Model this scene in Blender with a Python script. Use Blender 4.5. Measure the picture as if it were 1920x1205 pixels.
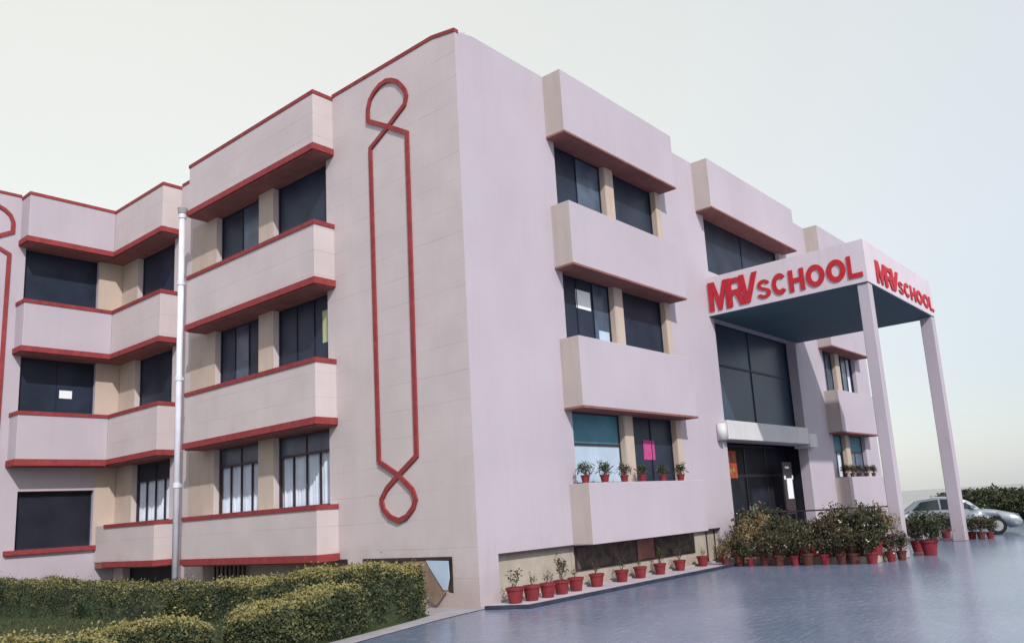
import bpy, bmesh, math, random
import numpy as np
from mathutils import Vector, Matrix
random.seed(7)
RAD = math.radians
for o in list(bpy.data.objects): bpy.data.objects.remove(o)
S = bpy.context.scene
COL = S.collection

# ------------------------------------------------------------------ camera
cam_d = bpy.data.cameras.new('camera'); cam = bpy.data.objects.new('camera', cam_d); COL.objects.link(cam)
yaw, pit, rol = RAD(38.31498), RAD(10.64522), RAD(-3.76053)
f = Vector((math.cos(pit)*math.cos(yaw), math.cos(pit)*math.sin(yaw), math.sin(pit)))
r = f.cross(Vector((0, 0, 1))).normalized(); u = r.cross(f)
c_, s_ = math.cos(rol), math.sin(rol)
X = c_*r + s_*u; Y = -s_*r + c_*u
M = Matrix((X, Y, -f)).transposed().to_4x4()
M.translation = Vector((-12.2407, -11.99977, 1.82429))
cam.matrix_world = M
cam_d.sensor_width = 36; cam_d.lens = 36*1523.573/1920
cam_d.shift_x = (960-1040.31)/1920; cam_d.shift_y = (672.55-602.5)/1920
cam_d.clip_end = 4000; cam_d.clip_start = .1
S.camera = cam

# ------------------------------------------------------------------ sky and sun
SUN_DIR = Vector((-2.9, -5.1, 4.65)).normalized()      # towards the sun
elev = math.asin(SUN_DIR.z)
W = bpy.data.worlds.new('World'); S.world = W; W.use_nodes = True
nt = W.node_tree; N = nt.nodes; L = nt.links; N.clear()
out = N.new('ShaderNodeOutputWorld')
sky = N.new('ShaderNodeTexSky'); sky.sky_type = 'NISHITA'; sky.sun_disc = False
sky.sun_elevation = elev; sky.sun_rotation = math.atan2(SUN_DIR.x, SUN_DIR.y)
sky.dust_density = 1.5
b1 = N.new('ShaderNodeBackground'); b1.inputs[1].default_value = .05; L.new(sky.outputs[0], b1.inputs[0])
tc = N.new('ShaderNodeTexCoord'); sp = N.new('ShaderNodeSeparateXYZ'); L.new(tc.outputs['Generated'], sp.inputs[0])
rmp = N.new('ShaderNodeValToRGB'); L.new(sp.outputs[2], rmp.inputs[0])
e = rmp.color_ramp.elements
e[0].position = 0.0; e[0].color = (.49, .51, .54, 1)
e[1].position = .45; e[1].color = (.66, .685, .67, 1)
for ps, cl in ((.12, (.53, .555, .575, 1)), (.28, (.62, .645, .65, 1))):
    q = rmp.color_ramp.elements.new(ps); q.color = cl
# a warm cream veil of haze towards the left of the view (+Y), cooler towards +X
mp = N.new('ShaderNodeMapRange'); mp.interpolation_type = 'SMOOTHSTEP'
mp.inputs[1].default_value = .35; mp.inputs[2].default_value = .98
dt = N.new('ShaderNodeVectorMath'); dt.operation = 'DOT_PRODUCT'; dt.inputs[1].default_value = (.35, .93, 0.1)
L.new(tc.outputs['Generated'], dt.inputs[0]); L.new(dt.outputs['Value'], mp.inputs[0])
mx = N.new('ShaderNodeMixRGB'); mx.inputs[2].default_value = (.78, .765, .66, 1)
L.new(mp.outputs[0], mx.inputs[0]); L.new(rmp.outputs[0], mx.inputs[1])
cn = N.new('ShaderNodeTexNoise'); cn.inputs['Scale'].default_value = 2.2; cn.inputs['Detail'].default_value = 4
L.new(tc.outputs['Generated'], cn.inputs['Vector'])
cm = N.new('ShaderNodeMapRange'); cm.inputs[3].default_value = .95; cm.inputs[4].default_value = 1.05; L.new(cn.outputs[0], cm.inputs[0])
b2 = N.new('ShaderNodeBackground'); L.new(mx.outputs[0], b2.inputs[0]); L.new(cm.outputs[0], b2.inputs[1])
ad = N.new('ShaderNodeAddShader'); L.new(b1.outputs[0], ad.inputs[0]); L.new(b2.outputs[0], ad.inputs[1])
L.new(ad.outputs[0], out.inputs[0])
sd = bpy.data.lights.new('sun', 'SUN'); sd.energy = 3.6; sd.angle = RAD(1.2); sd.color = (1, .96, .92)
sun = bpy.data.objects.new('sun', sd); COL.objects.link(sun); sun.location = (-10, -30, 30)
sun.rotation_euler = SUN_DIR.to_track_quat('Z', 'Y').to_euler()
S.view_settings.view_transform = 'Standard'; S.view_settings.look = 'None'
S.view_settings.exposure = 0; S.view_settings.gamma = 1
S.view_settings.use_curve_mapping = False

# ------------------------------------------------------------------ materials
def mat(name, col, rough=.7, spec=.4, metal=0, noise=.0, nscale=3., bump=0, bscale=40., col2=None, streak=0, lines=0, coat=0, grime=0):
    m = bpy.data.materials.new(name); m.use_nodes = True
    t = m.node_tree; n = t.nodes; l = t.links
    p = n['Principled BSDF']
    p.inputs['Roughness'].default_value = rough; p.inputs['Metallic'].default_value = metal
    p.inputs['Specular IOR Level'].default_value = spec
    p.inputs['Coat Weight'].default_value = coat
    p.inputs['Base Color'].default_value = (*col, 1)
    co = n.new('ShaderNodeTexCoord'); src = co.outputs['Object']
    cur = None
    if noise or col2:
        a = n.new('ShaderNodeTexNoise'); a.inputs['Scale'].default_value = nscale; a.inputs['Detail'].default_value = 6
        l.new(src, a.inputs['Vector'])
        rr = n.new('ShaderNodeMapRange'); rr.inputs[1].default_value = .3; rr.inputs[2].default_value = .7; l.new(a.outputs[0], rr.inputs[0])
        x = n.new('ShaderNodeMixRGB'); l.new(rr.outputs[0], x.inputs[0])
        c2 = col2 if col2 else tuple(min(1, c*(1+noise)) for c in col)
        c1 = col if col2 else tuple(c*(1-noise) for c in col)
        x.inputs[1].default_value = (*c1, 1); x.inputs[2].default_value = (*c2, 1); cur = x.outputs[0]
    def mul(fac_out, colr):
        nonlocal cur
        x = n.new('ShaderNodeMixRGB'); x.blend_type = 'MULTIPLY'; l.new(fac_out, x.inputs[0])
        if cur: l.new(cur, x.inputs[1])
        else: x.inputs[1].default_value = (*col, 1)
        x.inputs[2].default_value = (*colr, 1); cur = x.outputs[0]
    if streak:      # rain streaks running down the plaster
        mpp = n.new('ShaderNodeMapping'); mpp.inputs['Scale'].default_value = (5, 5, .35); l.new(src, mpp.inputs[0])
        a = n.new('ShaderNodeTexNoise'); a.inputs['Scale'].default_value = 1.3; a.inputs['Detail'].default_value = 5; l.new(mpp.outputs[0], a.inputs['Vector'])
        rr = n.new('ShaderNodeMapRange'); rr.inputs[1].default_value = .52; rr.inputs[2].default_value = .8; rr.inputs[4].default_value = streak; l.new(a.outputs[0], rr.inputs[0])
        mul(rr.outputs[0], (.72, .66, .62))
    hgt = None
    if lines:       # scored courses
        z = n.new('ShaderNodeSeparateXYZ'); l.new(src, z.inputs[0])
        wob = n.new('ShaderNodeTexNoise'); wob.inputs['Scale'].default_value = .8; l.new(src, wob.inputs['Vector'])
        ma = n.new('ShaderNodeMath'); ma.operation = 'MULTIPLY_ADD'; ma.inputs[1].default_value = .05; l.new(wob.outputs[0], ma.inputs[0]); l.new(z.outputs[2], ma.inputs[2])
        mo = n.new('ShaderNodeMath'); mo.operation = 'MODULO'; mo.inputs[1].default_value = lines; l.new(ma.outputs[0], mo.inputs[0])
        lt = n.new('ShaderNodeMath'); lt.operation = 'LESS_THAN'; lt.inputs[1].default_value = .022; l.new(mo.outputs[0], lt.inputs[0])
        a = n.new('ShaderNodeTexNoise'); a.inputs['Scale'].default_value = .7; l.new(src, a.inputs['Vector'])
        rr = n.new('ShaderNodeMapRange'); rr.inputs[1].default_value = .30; rr.inputs[2].default_value = .65; rr.inputs[4].default_value = .42; l.new(a.outputs[0], rr.inputs[0])
        mm = n.new('ShaderNodeMath'); mm.operation = 'MULTIPLY'; l.new(lt.outputs[0], mm.inputs[0]); l.new(rr.outputs[0], mm.inputs[1])
        mul(mm.outputs[0], (.62, .58, .58))
    if grime:       # splash-back dirt close to the ground
        z = n.new('ShaderNodeSeparateXYZ'); l.new(src, z.inputs[0])
        a = n.new('ShaderNodeTexNoise'); a.inputs['Scale'].default_value = 2.; a.inputs['Detail'].default_value = 6; l.new(src, a.inputs['Vector'])
        ma = n.new('ShaderNodeMath'); ma.operation = 'MULTIPLY_ADD'; ma.inputs[1].default_value = -2.4; l.new(a.outputs[0], ma.inputs[0]); l.new(z.outputs[2], ma.inputs[2])
        rr = n.new('ShaderNodeMapRange'); rr.inputs[1].default_value = .1; rr.inputs[2].default_value = -1.2; rr.inputs[3].default_value = 0; rr.inputs[4].default_value = grime; l.new(ma.outputs[0], rr.inputs[0])
        mul(rr.outputs[0], (.74, .66, .58))
    if cur: l.new(cur, p.inputs['Base Color'])
    if bump:
        a = n.new('ShaderNodeTexNoise'); a.inputs['Scale'].default_value = bscale; a.inputs['Detail'].default_value = 5; l.new(src, a.inputs['Vector'])
        b = n.new('ShaderNodeBump'); b.inputs['Strength'].default_value = bump; b.inputs['Distance'].default_value = .02
        l.new(a.outputs[0], b.inputs['Height']); l.new(b.outputs[0], p.inputs['Normal'])
    return m

M_front = mat('lilac_plaster', (.425, .378, .432), .85, .2, noise=.05, nscale=.5, bump=.25, streak=.14, grime=.5)
M_side = mat('scored_pink_plaster', (.51, .445, .455), .85, .2, noise=.06, nscale=.9, bump=.25, streak=.14, lines=.62, grime=.6)
M_cream = mat('cream_plaster', (.46, .375, .32), .85, .2, noise=.06, nscale=1.4, bump=.2, streak=.3)
M_red = mat('oxide_red_paint', (.25, .042, .045), .7, .2, noise=.18, nscale=6, bump=.2, streak=.5)
M_brown = mat('brown_soffit_paint_and_shade', (.23, .10, .09), .8, .2, noise=.15, nscale=3)  # soffit paint; also paints shade at window heads and in the basement recess
M_base = mat('stained_basement_plaster', (.36, .315, .27), .9, .1, noise=.12, nscale=2.5, bump=.3, streak=.6)
M_glass = mat('dark_glass', (.017, .025, .046), .42, .3, noise=.35, nscale=1.1)
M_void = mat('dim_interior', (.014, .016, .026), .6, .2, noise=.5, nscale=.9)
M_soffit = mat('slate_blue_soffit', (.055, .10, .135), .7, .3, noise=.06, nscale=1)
M_dframe = mat('blue_black_window_steel', (.016, .020, .034), .5, .3)
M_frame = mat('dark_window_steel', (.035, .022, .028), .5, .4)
M_curtain = mat('pale_blue_curtain', (.52, .58, .68), .8, .2, noise=.10, nscale=2.)
M_board = mat('pale_blue_board', (.40, .50, .62), .6, .3, noise=.08, nscale=2)
M_teal = mat('teal_board', (.07, .20, .27), .6, .3, noise=.15, nscale=2)
M_white = mat('white_paint', (.55, .54, .56), .6, .3, noise=.05, nscale=2, streak=.3)
M_pipe = mat('white_pipe_plastic', (.62, .64, .74), .45, .4, noise=.08, nscale=3, streak=.4)
M_paper = mat('white_paper', (.75, .76, .78), .8, .1)
M_greenp = mat('yellow_green_paper', (.42, .45, .25), .8, .1)
M_pink = mat('magenta_paper', (.45, .07, .22), .8, .1, noise=.15, nscale=8)
M_poster = mat('red_poster', (.30, .035, .02), .7, .2, col2=(.32, .09, .03), nscale=9)
M_sign = mat('sign_red', (.42, .02, .032), .6, .25, noise=.1, nscale=5)
M_fascia = mat('pale_fascia', (.56, .50, .55), .8, .2, noise=.04, nscale=1.5, streak=.25)
M_roof = mat('grey_roof', (.3, .29, .28), .9, .1)
M_pot = mat('red_plastic_pot', (.19, .024, .032), .65, .25, noise=.3, nscale=4)
M_potd = mat('brown_clay_pot', (.10, .035, .03), .8, .2, noise=.3, nscale=5)
M_soil = mat('soil', (.05, .035, .025), .95, .05)
M_twig = mat('twig', (.11, .07, .05), .9, .1)
M_card = mat('brown_board', (.24, .17, .13), .85, .1, noise=.2, nscale=4)

def leafmat(name, col, col2, rough=.75):
    m = mat(name, col, rough, .2, col2=col2, nscale=7)
    return m
LG = leafmat('leaf_dark_green', (.022, .034, .020), (.045, .058, .030))
LM = leafmat('leaf_mid_green', (.06, .072, .034), (.10, .105, .05))
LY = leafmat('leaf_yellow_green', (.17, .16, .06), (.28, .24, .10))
LT = leafmat('leaf_dry_tan', (.19, .14, .075), (.27, .20, .11))
LB = leafmat('leaf_brown_green', (.048, .038, .026), (.075, .06, .036))
LW = leafmat('pale_blossom', (.55, .52, .48), (.65, .6, .55))
LR = leafmat('red_blossom', (.40, .03, .05), (.3, .05, .05))

# ------------------------------------------------------------------ helpers
def link(name, me, m=None, parent=None, **kw):
    o = bpy.data.objects.new(name, me); COL.objects.link(o)
    if m is not None and me is not None:
        for mm in (m if isinstance(m, (list, tuple)) else [m]): me.materials.append(mm)
    if parent: o.parent = parent
    for k, v in kw.items(): o[k] = v
    return o
def empty(name, loc, label, cat, group=None, rz=0):
    o = bpy.data.objects.new(name, None); COL.objects.link(o); o.location = loc; o.rotation_euler.z = rz
    o.empty_display_size = .2
    o['label'] = label; o['category'] = cat
    if group: o['group'] = group
    return o
def tag(o, label, cat, group=None):
    o['label'] = label; o['category'] = cat
    if group: o['group'] = group
    return o
def dup(root, loc=None, rz=None, scale=None, label=None, group=None):
    def cp(o, par):
        c = o.copy(); COL.objects.link(c); c.parent = par
        for ch in [k for k in bpy.data.objects if k.parent == o]: cp(ch, c)
        return c
    r_ = cp(root, None)
    if loc is not None: r_.location = loc
    if rz is not None: r_.rotation_euler.z = rz
    if scale is not None: r_.scale = (scale,)*3
    if label: r_['label'] = label
    if group: r_['group'] = group
    return r_
def add_box(bm, x0, x1, y0, y1, z0, z1):
    v = [bm.verts.new((x, y, z)) for x in (x0, x1) for y in (y0, y1) for z in (z0, z1)]
    for q in ((0, 1, 3, 2), (4, 6, 7, 5), (0, 4, 5, 1), (2, 3, 7, 6), (0, 2, 6, 4), (1, 5, 7, 3)):
        bm.faces.new([v[i] for i in q])
def fin(name, bm, m, parent=None, bevel=0, smooth=False, **kw):
    bmesh.ops.recalc_face_normals(bm, faces=bm.faces)
    if bevel:
        bmesh.ops.bevel(bm, geom=list(bm.edges), offset=bevel, segments=1, affect='EDGES')
    me = bpy.data.meshes.new(name); bm.to_mesh(me); bm.free()
    if smooth:
        for p in me.polygons: p.use_smooth = True
    return link(name, me, m, parent, **kw)
def box(name, x0, x1, y0, y1, z0, z1, m, parent=None, bevel=0, **kw):
    bm = bmesh.new(); add_box(bm, min(x0, x1), max(x0, x1), min(y0, y1), max(y0, y1), z0, z1)
    return fin(name, bm, m, parent, bevel, **kw)
# plane transforms: (u, d, z) with d > 0 going into the building
def T_front(u_, d, z): return (u_, d, z)
def T_side(u_, d, z): return (d, u_, z)
YW = 16.8
def T_wing(u_, d, z): return (u_, YW+d, z)
def add_tbox(bm, T, u0, u1, d0, d1, z0, z1):
    a = T(u0, d0, z0); b = T(u1, d1, z1)
    add_box(bm, min(a[0], b[0]), max(a[0], b[0]), min(a[1], b[1]), max(a[1], b[1]), min(a[2], b[2]), max(a[2], b[2]))
def tbox(name, T, u0, u1, d0, d1, z0, z1, m, parent=None, bevel=0, **kw):
    bm = bmesh.new(); add_tbox(bm, T, u0, u1, d0, d1, z0, z1)
    return fin(name, bm, m, parent, bevel, **kw)
def grid_wall(name, T, u0, u1, z0, z1, holes, th, m, parent):
    us = sorted({u0, u1, *[h[0] for h in holes], *[h[1] for h in holes]})
    zs = sorted({z0, z1, *[h[2] for h in holes], *[h[3] for h in holes]})
    def solid(i, j):
        if i < 0 or j < 0 or i >= len(us)-1 or j >= len(zs)-1: return False
        uc = (us[i]+us[i+1])/2; zc = (zs[j]+zs[j+1])/2
        return not any(h[0] < uc < h[1] and h[2] < zc < h[3] for h in holes)
    bm = bmesh.new(); vc = {}
    def V(i, j, k):
        if (i, j, k) not in vc: vc[(i, j, k)] = bm.verts.new(T(us[i], th*k, zs[j]))
        return vc[(i, j, k)]
    for i in range(len(us)-1):
        for j in range(len(zs)-1):
            if not solid(i, j): continue
            for k in (0, 1): bm.faces.new([V(i, j, k), V(i+1, j, k), V(i+1, j+1, k), V(i, j+1, k)])
            if not solid(i-1, j): bm.faces.new([V(i, j, 0), V(i, j+1, 0), V(i, j+1, 1), V(i, j, 1)])
            if not solid(i+1, j): bm.faces.new([V(i+1, j, 0), V(i+1, j+1, 0), V(i+1, j+1, 1), V(i+1, j, 1)])
            if not solid(i, j-1): bm.faces.new([V(i, j, 0), V(i+1, j, 0), V(i+1, j, 1), V(i, j, 1)])
            if not solid(i, j+1): bm.faces.new([V(i, j+1, 0), V(i+1, j+1, 0), V(i+1, j+1, 1), V(i, j+1, 1)])
    return fin(name, bm, m, parent)
def cyl(bm, p0, p1, r0, r1=None, n=10, cap=True):
    r1 = r0 if r1 is None else r1
    p0 = Vector(p0); p1 = Vector(p1); ax = (p1-p0).normalized()
    a = ax.orthogonal().normalized(); b = ax.cross(a)
    A = [bm.verts.new(p0+(a*math.cos(2*math.pi*i/n)+b*math.sin(2*math.pi*i/n))*r0) for i in range(n)]
    B = [bm.verts.new(p1+(a*math.cos(2*math.pi*i/n)+b*math.sin(2*math.pi*i/n))*r1) for i in range(n)]
    for i in range(n): bm.faces.new([A[i], A[(i+1) % n], B[(i+1) % n], B[i]])
    if cap: bm.faces.new(A[::-1]); bm.faces.new(B)
def lathe(bm, prof, n=16, org=(0, 0, 0)):
    rings = [[bm.verts.new((org[0]+r_*math.cos(2*math.pi*i/n), org[1]+r_*math.sin(2*math.pi*i/n), org[2]+z)) for i in range(n)] for r_, z in prof]
    for a, b in zip(rings, rings[1:]):
        for i in range(n): bm.faces.new([a[i], a[(i+1) % n], b[(i+1) % n], b[i]])
    return rings
def strip(name, pts, w, T, d0, d1, m, parent):
    """raised flat band following a polyline on a wall"""
    bm = bmesh.new(); n = len(pts); P = [Vector(p) for p in pts]
    rows = []
    for i in range(n):
        t0 = (P[i]-P[i-1]).normalized() if i else (P[1]-P[0]).normalized()
        t1 = (P[i+1]-P[i]).normalized() if i < n-1 else t0
        t = (t0+t1); t = t.normalized() if t.length > .1 else t0
        nn = Vector((-t.y, t.x)); k = 1/max(.5, nn.dot(Vector((-t1.y, t1.x))))
        a = P[i]+nn*w/2*k; b = P[i]-nn*w/2*k
        rows.append([bm.verts.new(T(a.x, d0, a.y)), bm.verts.new(T(b.x, d0, b.y)), bm.verts.new(T(b.x, d1, b.y)), bm.verts.new(T(a.x, d1, a.y))])
    for a, b in zip(rows, rows[1:]):
        for i in range(4): bm.faces.new([a[i], a[(i+1) % 4], b[(i+1) % 4], b[i]])
    bm.faces.new(rows[0]); bm.faces.new(rows[-1][::-1])
    return fin(name, bm, m, parent)

# ------------------------------------------------------------------ ground
def ground_mat():
    m = bpy.data.materials.new('polished_paving'); m.use_nodes = True
    t = m.node_tree; n = t.nodes; l = t.links; p = n['Principled BSDF']
    co = n.new('ShaderNodeTexCoord')
    a = n.new('ShaderNodeTexNoise'); a.inputs['Scale'].default_value = .35; a.inputs['Detail'].default_value = 7; l.new(co.outputs['Object'], a.inputs[0])
    mpp = n.new('ShaderNodeMapping'); mpp.inputs['Rotation'].default_value = (0, 0, RAD(52)); mpp.inputs['Scale'].default_value = (1.2, 9, 1); l.new(co.outputs['Object'], mpp.inputs[0])
    b = n.new('ShaderNodeTexNoise'); b.inputs['Scale'].default_value = 2.2; b.inputs['Detail'].default_value = 8; b.inputs['Roughness'].default_value = .7; l.new(mpp.outputs[0], b.inputs[0])
    ra = n.new('ShaderNodeMapRange'); ra.inputs[1].default_value = .35; ra.inputs[2].default_value = .65; l.new(a.outputs[0], ra.inputs[0])
    x = n.new('ShaderNodeMixRGB'); x.inputs[1].default_value = (.125, .16, .235, 1); x.inputs[2].default_value = (.17, .198, .29, 1); l.new(ra.outputs[0], x.inputs[0])
    rb = n.new('ShaderNodeMapRange'); rb.inputs[1].default_value = .3; rb.inputs[2].default_value = .7; rb.inputs[3].default_value = .72; rb.inputs[4].default_value = 1.28; l.new(b.outputs[0], rb.inputs[0])
    y = n.new('ShaderNodeMixRGB'); y.blend_type = 'MULTIPLY'; y.inputs[0].default_value = 1; l.new(x.outputs[0], y.inputs[1]); l.new(rb.outputs[0], y.inputs[2])
    # dusty blotches
    c = n.new('ShaderNodeTexNoise'); c.inputs['Scale'].default_value = 5; c.inputs['Detail'].default_value = 6; l.new(co.outputs['Object'], c.inputs[0])
    rc = n.new('ShaderNodeMapRange'); rc.inputs[1].default_value = .56; rc.inputs[2].default_value = .75; rc.inputs[4].default_value = .5; l.new(c.outputs[0], rc.inputs[0])
    z = n.new('ShaderNodeMixRGB'); z.inputs[2].default_value = (.29, .30, .36, 1); l.new(rc.outputs[0], z.inputs[0]); l.new(y.outputs[0], z.inputs[1])
    l.new(z.outputs[0], p.inputs['Base Color'])
    rr = n.new('ShaderNodeMapRange'); rr.inputs[3].default_value = .08; rr.inputs[4].default_value = .34; l.new(b.outputs[0], rr.inputs[0]); l.new(rr.outputs[0], p.inputs['Roughness'])
    p.inputs['Specular IOR Level'].default_value = .5
    bp = n.new('ShaderNodeBump'); bp.inputs['Strength'].default_value = .12; bp.inputs['Distance'].default_value = .02; l.new(b.outputs[0], bp.inputs['Height']); l.new(bp.outputs[0], p.inputs['Normal'])
    return m
def sheet(name, pts, z, m, **kw):
    bm = bmesh.new(); bm.faces.new([bm.verts.new((x, y, z)) for x, y in pts])
    for fc in bm.faces:
        fc.normal_update()
        if fc.normal.z < 0: fc.normal_flip()
    me = bpy.data.meshes.new(name); bm.to_mesh(me); bm.free()
    return link(name, me, m, kind='structure', **kw)
M_ground = ground_mat()
sheet('ground', [(-700, -700), (900, -700), (900, 900), (-700, 900)], -.012, mat('dry_earth', (.33, .33, .33), .95, .1, noise=.1, nscale=.05))
sheet('forecourt_paving', [(-60, -60), (60, -60), (60, 30), (-60, 30)], 0, M_ground)
M_lawn = mat('lawn_soil', (.035, .05, .022), .95, .1, col2=(.05, .06, .03), nscale=3)
sheet('lawn', [(-14, -3.1), (-5.2, -.85), (-1.7, .10), (-1.05, .35), (-.62, 1.2), (-.62, 16), (-14, 16)], .006, M_lawn)
M_apron = mat('pale_concrete', (.30, .285, .31), .75, .3, noise=.15, nscale=2, bump=.2)
sheet('concrete_apron', [(-14, -3.7), (-5.2, -1.35), (-1.5, -.35), (0.0, -.10), (0, 16), (-.62, 16), (-.62, 1.2), (-1.05, .35), (-1.7, .10), (-5.2, -.85), (-14, -3.1)], .010, M_apron)
# pot ledge along the front wall with its dark kerb strip
bm = bmesh.new()
LP = [(.0, 0), (.0, -.16), (.32, -1.0), (9.1, -.93), (11.0, -.93), (11.0, 0)]
a = [bm.verts.new((x, y, 0.0)) for x, y in LP]; b = [bm.verts.new((x, y, .05)) for x, y in LP]
bm.faces.new(a[::-1]); bm.faces.new(b)
for i in range(len(LP)): bm.faces.new([a[i], a[(i+1) % len(LP)], b[(i+1) % len(LP)], b[i]])
fin('pot_ledge', bm, mat('ledge_concrete', (.42, .39, .43), .7, .3, noise=.12, nscale=2, bump=.2), kind='structure')
M_kerb = mat('navy_kerb_paint', (.028, .03, .055), .5, .4, noise=.3, nscale=6)
strip('kerb', [(-.06, -.19), (.29, -1.06), (9.1, -.99), (11.1, -.99)], .075, lambda a_, d, b_: (a_, b_, d), 0.004, .075, M_kerb, None)['kind'] = 'structure'

# ------------------------------------------------------------------ the school building
H = 13.0; D = .58; E = .605
B = empty('school_building', (0, 0, 0), 'three-storey lilac plastered school with projecting window bays and red trimmed ledges', 'building')
ZF3, ZS3, ZF2, ZS2, ZF1, ZS1, ZL = 11.31, 9.43, 7.81, 5.98, 4.27, 2.45, 1.05
TF3, TS3, TF2, TS2, TF1, TS1, TB = 11.53, 9.46, 7.96, 5.92, 4.45, 2.36, 1.20
A0, A1, B0, B1, C0, C1, XE = 3.19, 8.69, 10.98, 17.98, 20.58, 25.2, 26.6
TH = .38
fo = []
for zs, zf in ((ZS3, ZF3), (ZS2, ZF2), (ZS1, ZF1)):
    fo += [(3.48, 5.72, zs, zf-.02), (6.14, 8.40, zs, zf-.02)]
for zs, zf in ((ZS3, ZF3), (ZS2, ZF2), (ZS1, ZF1)):
    fo += [(20.95, 22.35, zs, zf-.02), (22.85, 24.85, zs, zf-.02)]
fo += [(11.45, 17.6, ZS3-.1, ZF3-.02), (11.5, 18.15, 4.31, 7.75), (11.5, 18.15, .0, 3.70), (.6, 10.45, .10, 1.03), (20.8, 24.6, .1, 1.03)]
grid_wall('front_wall', T_front, 0.004, XE, 0, H, fo, TH, M_front, B)
so = []
for zs, zf in ((TS3-.02, TF3-.2), (TS2-.02, TF2-.2), (TS1-.02, TF1-.2)):
    so += [(4.95, 7.40, zs, zf), (8.13, 10.45, zs, zf), (13.08, 15.62, zs, zf)]
so += [(.76, 3.68, .30, 1.03), (4.3, 11.0, .2, 1.03), (12.7, 16.1, .2, 1.03)]
grid_wall('side_wall', T_side, 0.004, YW, 0, H, so, .36, M_side, B)
wo = [(-3.05, -.80, TS3-.05, TF3-.2), (-3.02, -.77, TS2-.05, TF2-.2), (-2.90, -.69, 1.74, 3.52)]
grid_wall('wing_wall', T_wing, -9, -0.003, 0, H, wo, .36, M_front, B)
# far and rear walls, roof, so that the block is a solid house from anywhere
box('rear_wall', XE-.3, XE, .38, 22, 0, H, M_side, B)
box('wing_end_wall', -9, -8.7, YW+.36, 28, 0, H, M_side, B)
box('rear_wall', -8.7, XE-.3, 27.7, 28, 0, H, M_side, B)
box('roof', .36, XE-.3, .38, 27.7, 12.2, 12.45, M_roof, B)
box('roof', -8.7, .36, YW+.36, 27.7, 12.2, 12.45, M_roof, B)
for z in (1.1, 5.0, 8.5): # floor slabs inside
    box('floor_slab', .4, XE-.3, 2.4, 27.6, z, z+.2, M_roof, B)
# cream lining of the recess walls on the side facade (between bays' sill and head)
def lining(T, segs, zs, zf, d=-.012):
    for a_, b_ in segs: tbox('recess_panel', T, a_, b_, d, 0, zs, zf, M_cream, B)
for zs, zf in ((TS3, TF3-.18), (TS2, TF2-.18), (TS1, TF1-.18)):
    lining(T_side, ((7.40, 8.13), (10.45, 11.9), (15.62, YW-.02)), zs, zf)
for zs, zf in ((ZS3, ZF3-.03), (ZS2, ZF2-.03), (ZS1, ZF1-.03)):
    lining(T_front, ((5.74, 6.12), (8.40, 8.66), (22.37, 22.83)), zs+.005, zf)
for zs, zf in ((TS3-.03, TF3-.18), (TS2-.03, TF2-.18)):
    tbox('recess_panel', T_wing, -.78, -.02, -.012, 0, zs, zf, M_cream, B)
tbox('recess_panel', T_wing, -.67, -.02, -.012, 0, 1.7, TF1-.18, M_cream, B)
# cream reveals of the pillars on the front
for zs, zf in ((ZS3, ZF3), (ZS2, ZF2), (ZS1, ZF1)):
    for ux in (5.72, 8.40, 22.35):
        tbox('pillar_reveal', T_front, ux-.012, ux, 0.0, TH-.02, zs+.005, zf-.03, M_cream, B)

def bay(T, u0, u1, d, panels, bodymat, bev=.01):
    for z0, z1 in panels:
        tbox('bay_panel', T, u0, u1, -d, .05, z0, z1, bodymat, B, bev)
for (u0, u1), last in (((A0, A1), 1), ((C0, C1), 1)):
    bay(T_front, u0, u1, D, [(ZF3, H), (ZF2, ZS3), (ZF1, ZS2), (ZL-.02, ZS1)], M_front)
bay(T_front, B0, B1, D, [(ZF3, H)], M_front)
for u0, u1, fl in ((A0, A1, (ZF3, ZF2, ZF1)), (B0, B1, (ZF3,)), (C0, C1, (ZF3, ZF2, ZF1))):
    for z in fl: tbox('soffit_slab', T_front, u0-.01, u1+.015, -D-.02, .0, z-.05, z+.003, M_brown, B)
side_panels = [(TF3-.02, H-.02), (TF2-.02, TS3-.02), (TF1-.02, TS2-.02), (TB-.02, TS1-.02)]
S0, S1_, S2_, S3_ = 4.64, 11.02, 12.70, 16.11
bay(T_side, S0, S1_, E, side_panels, M_side)
bay(T_side, S2_, YW-.01, E, side_panels, M_side)
# wing bay
for z0, z1 in ((TF3-.02, H-.02), (TF2-.02, TS3-.02), (TF1-.02, TS2-.02)):
    box('bay_panel', -3.23, -E-.002, S3_, YW+.05, z0, z1, M_front, B, .01)
M_cheek_shade = mat('shade_toned_cheek_plaster', (.43, .375, .355), .85, .2, noise=.05, nscale=1, bump=.2, streak=.4)  # tan shade of the bays' left returns put into the colour, with rain streaks
for u0, ps in ((A0, [(ZF3, H), (ZF2, ZS3), (ZF1, ZS2), (ZL, ZS1)]), (B0, [(ZF3, H)]), (C0, [(ZF3, H), (ZF2, ZS3), (ZF1, ZS2), (ZL, ZS1)])):
    for z0, z1 in ps: tbox('bay_cheek_shade', T_front, u0-.006, u0+.02, -D+.004, -.001, z0+.004, z1-.004, M_cheek_shade, B)
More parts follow.
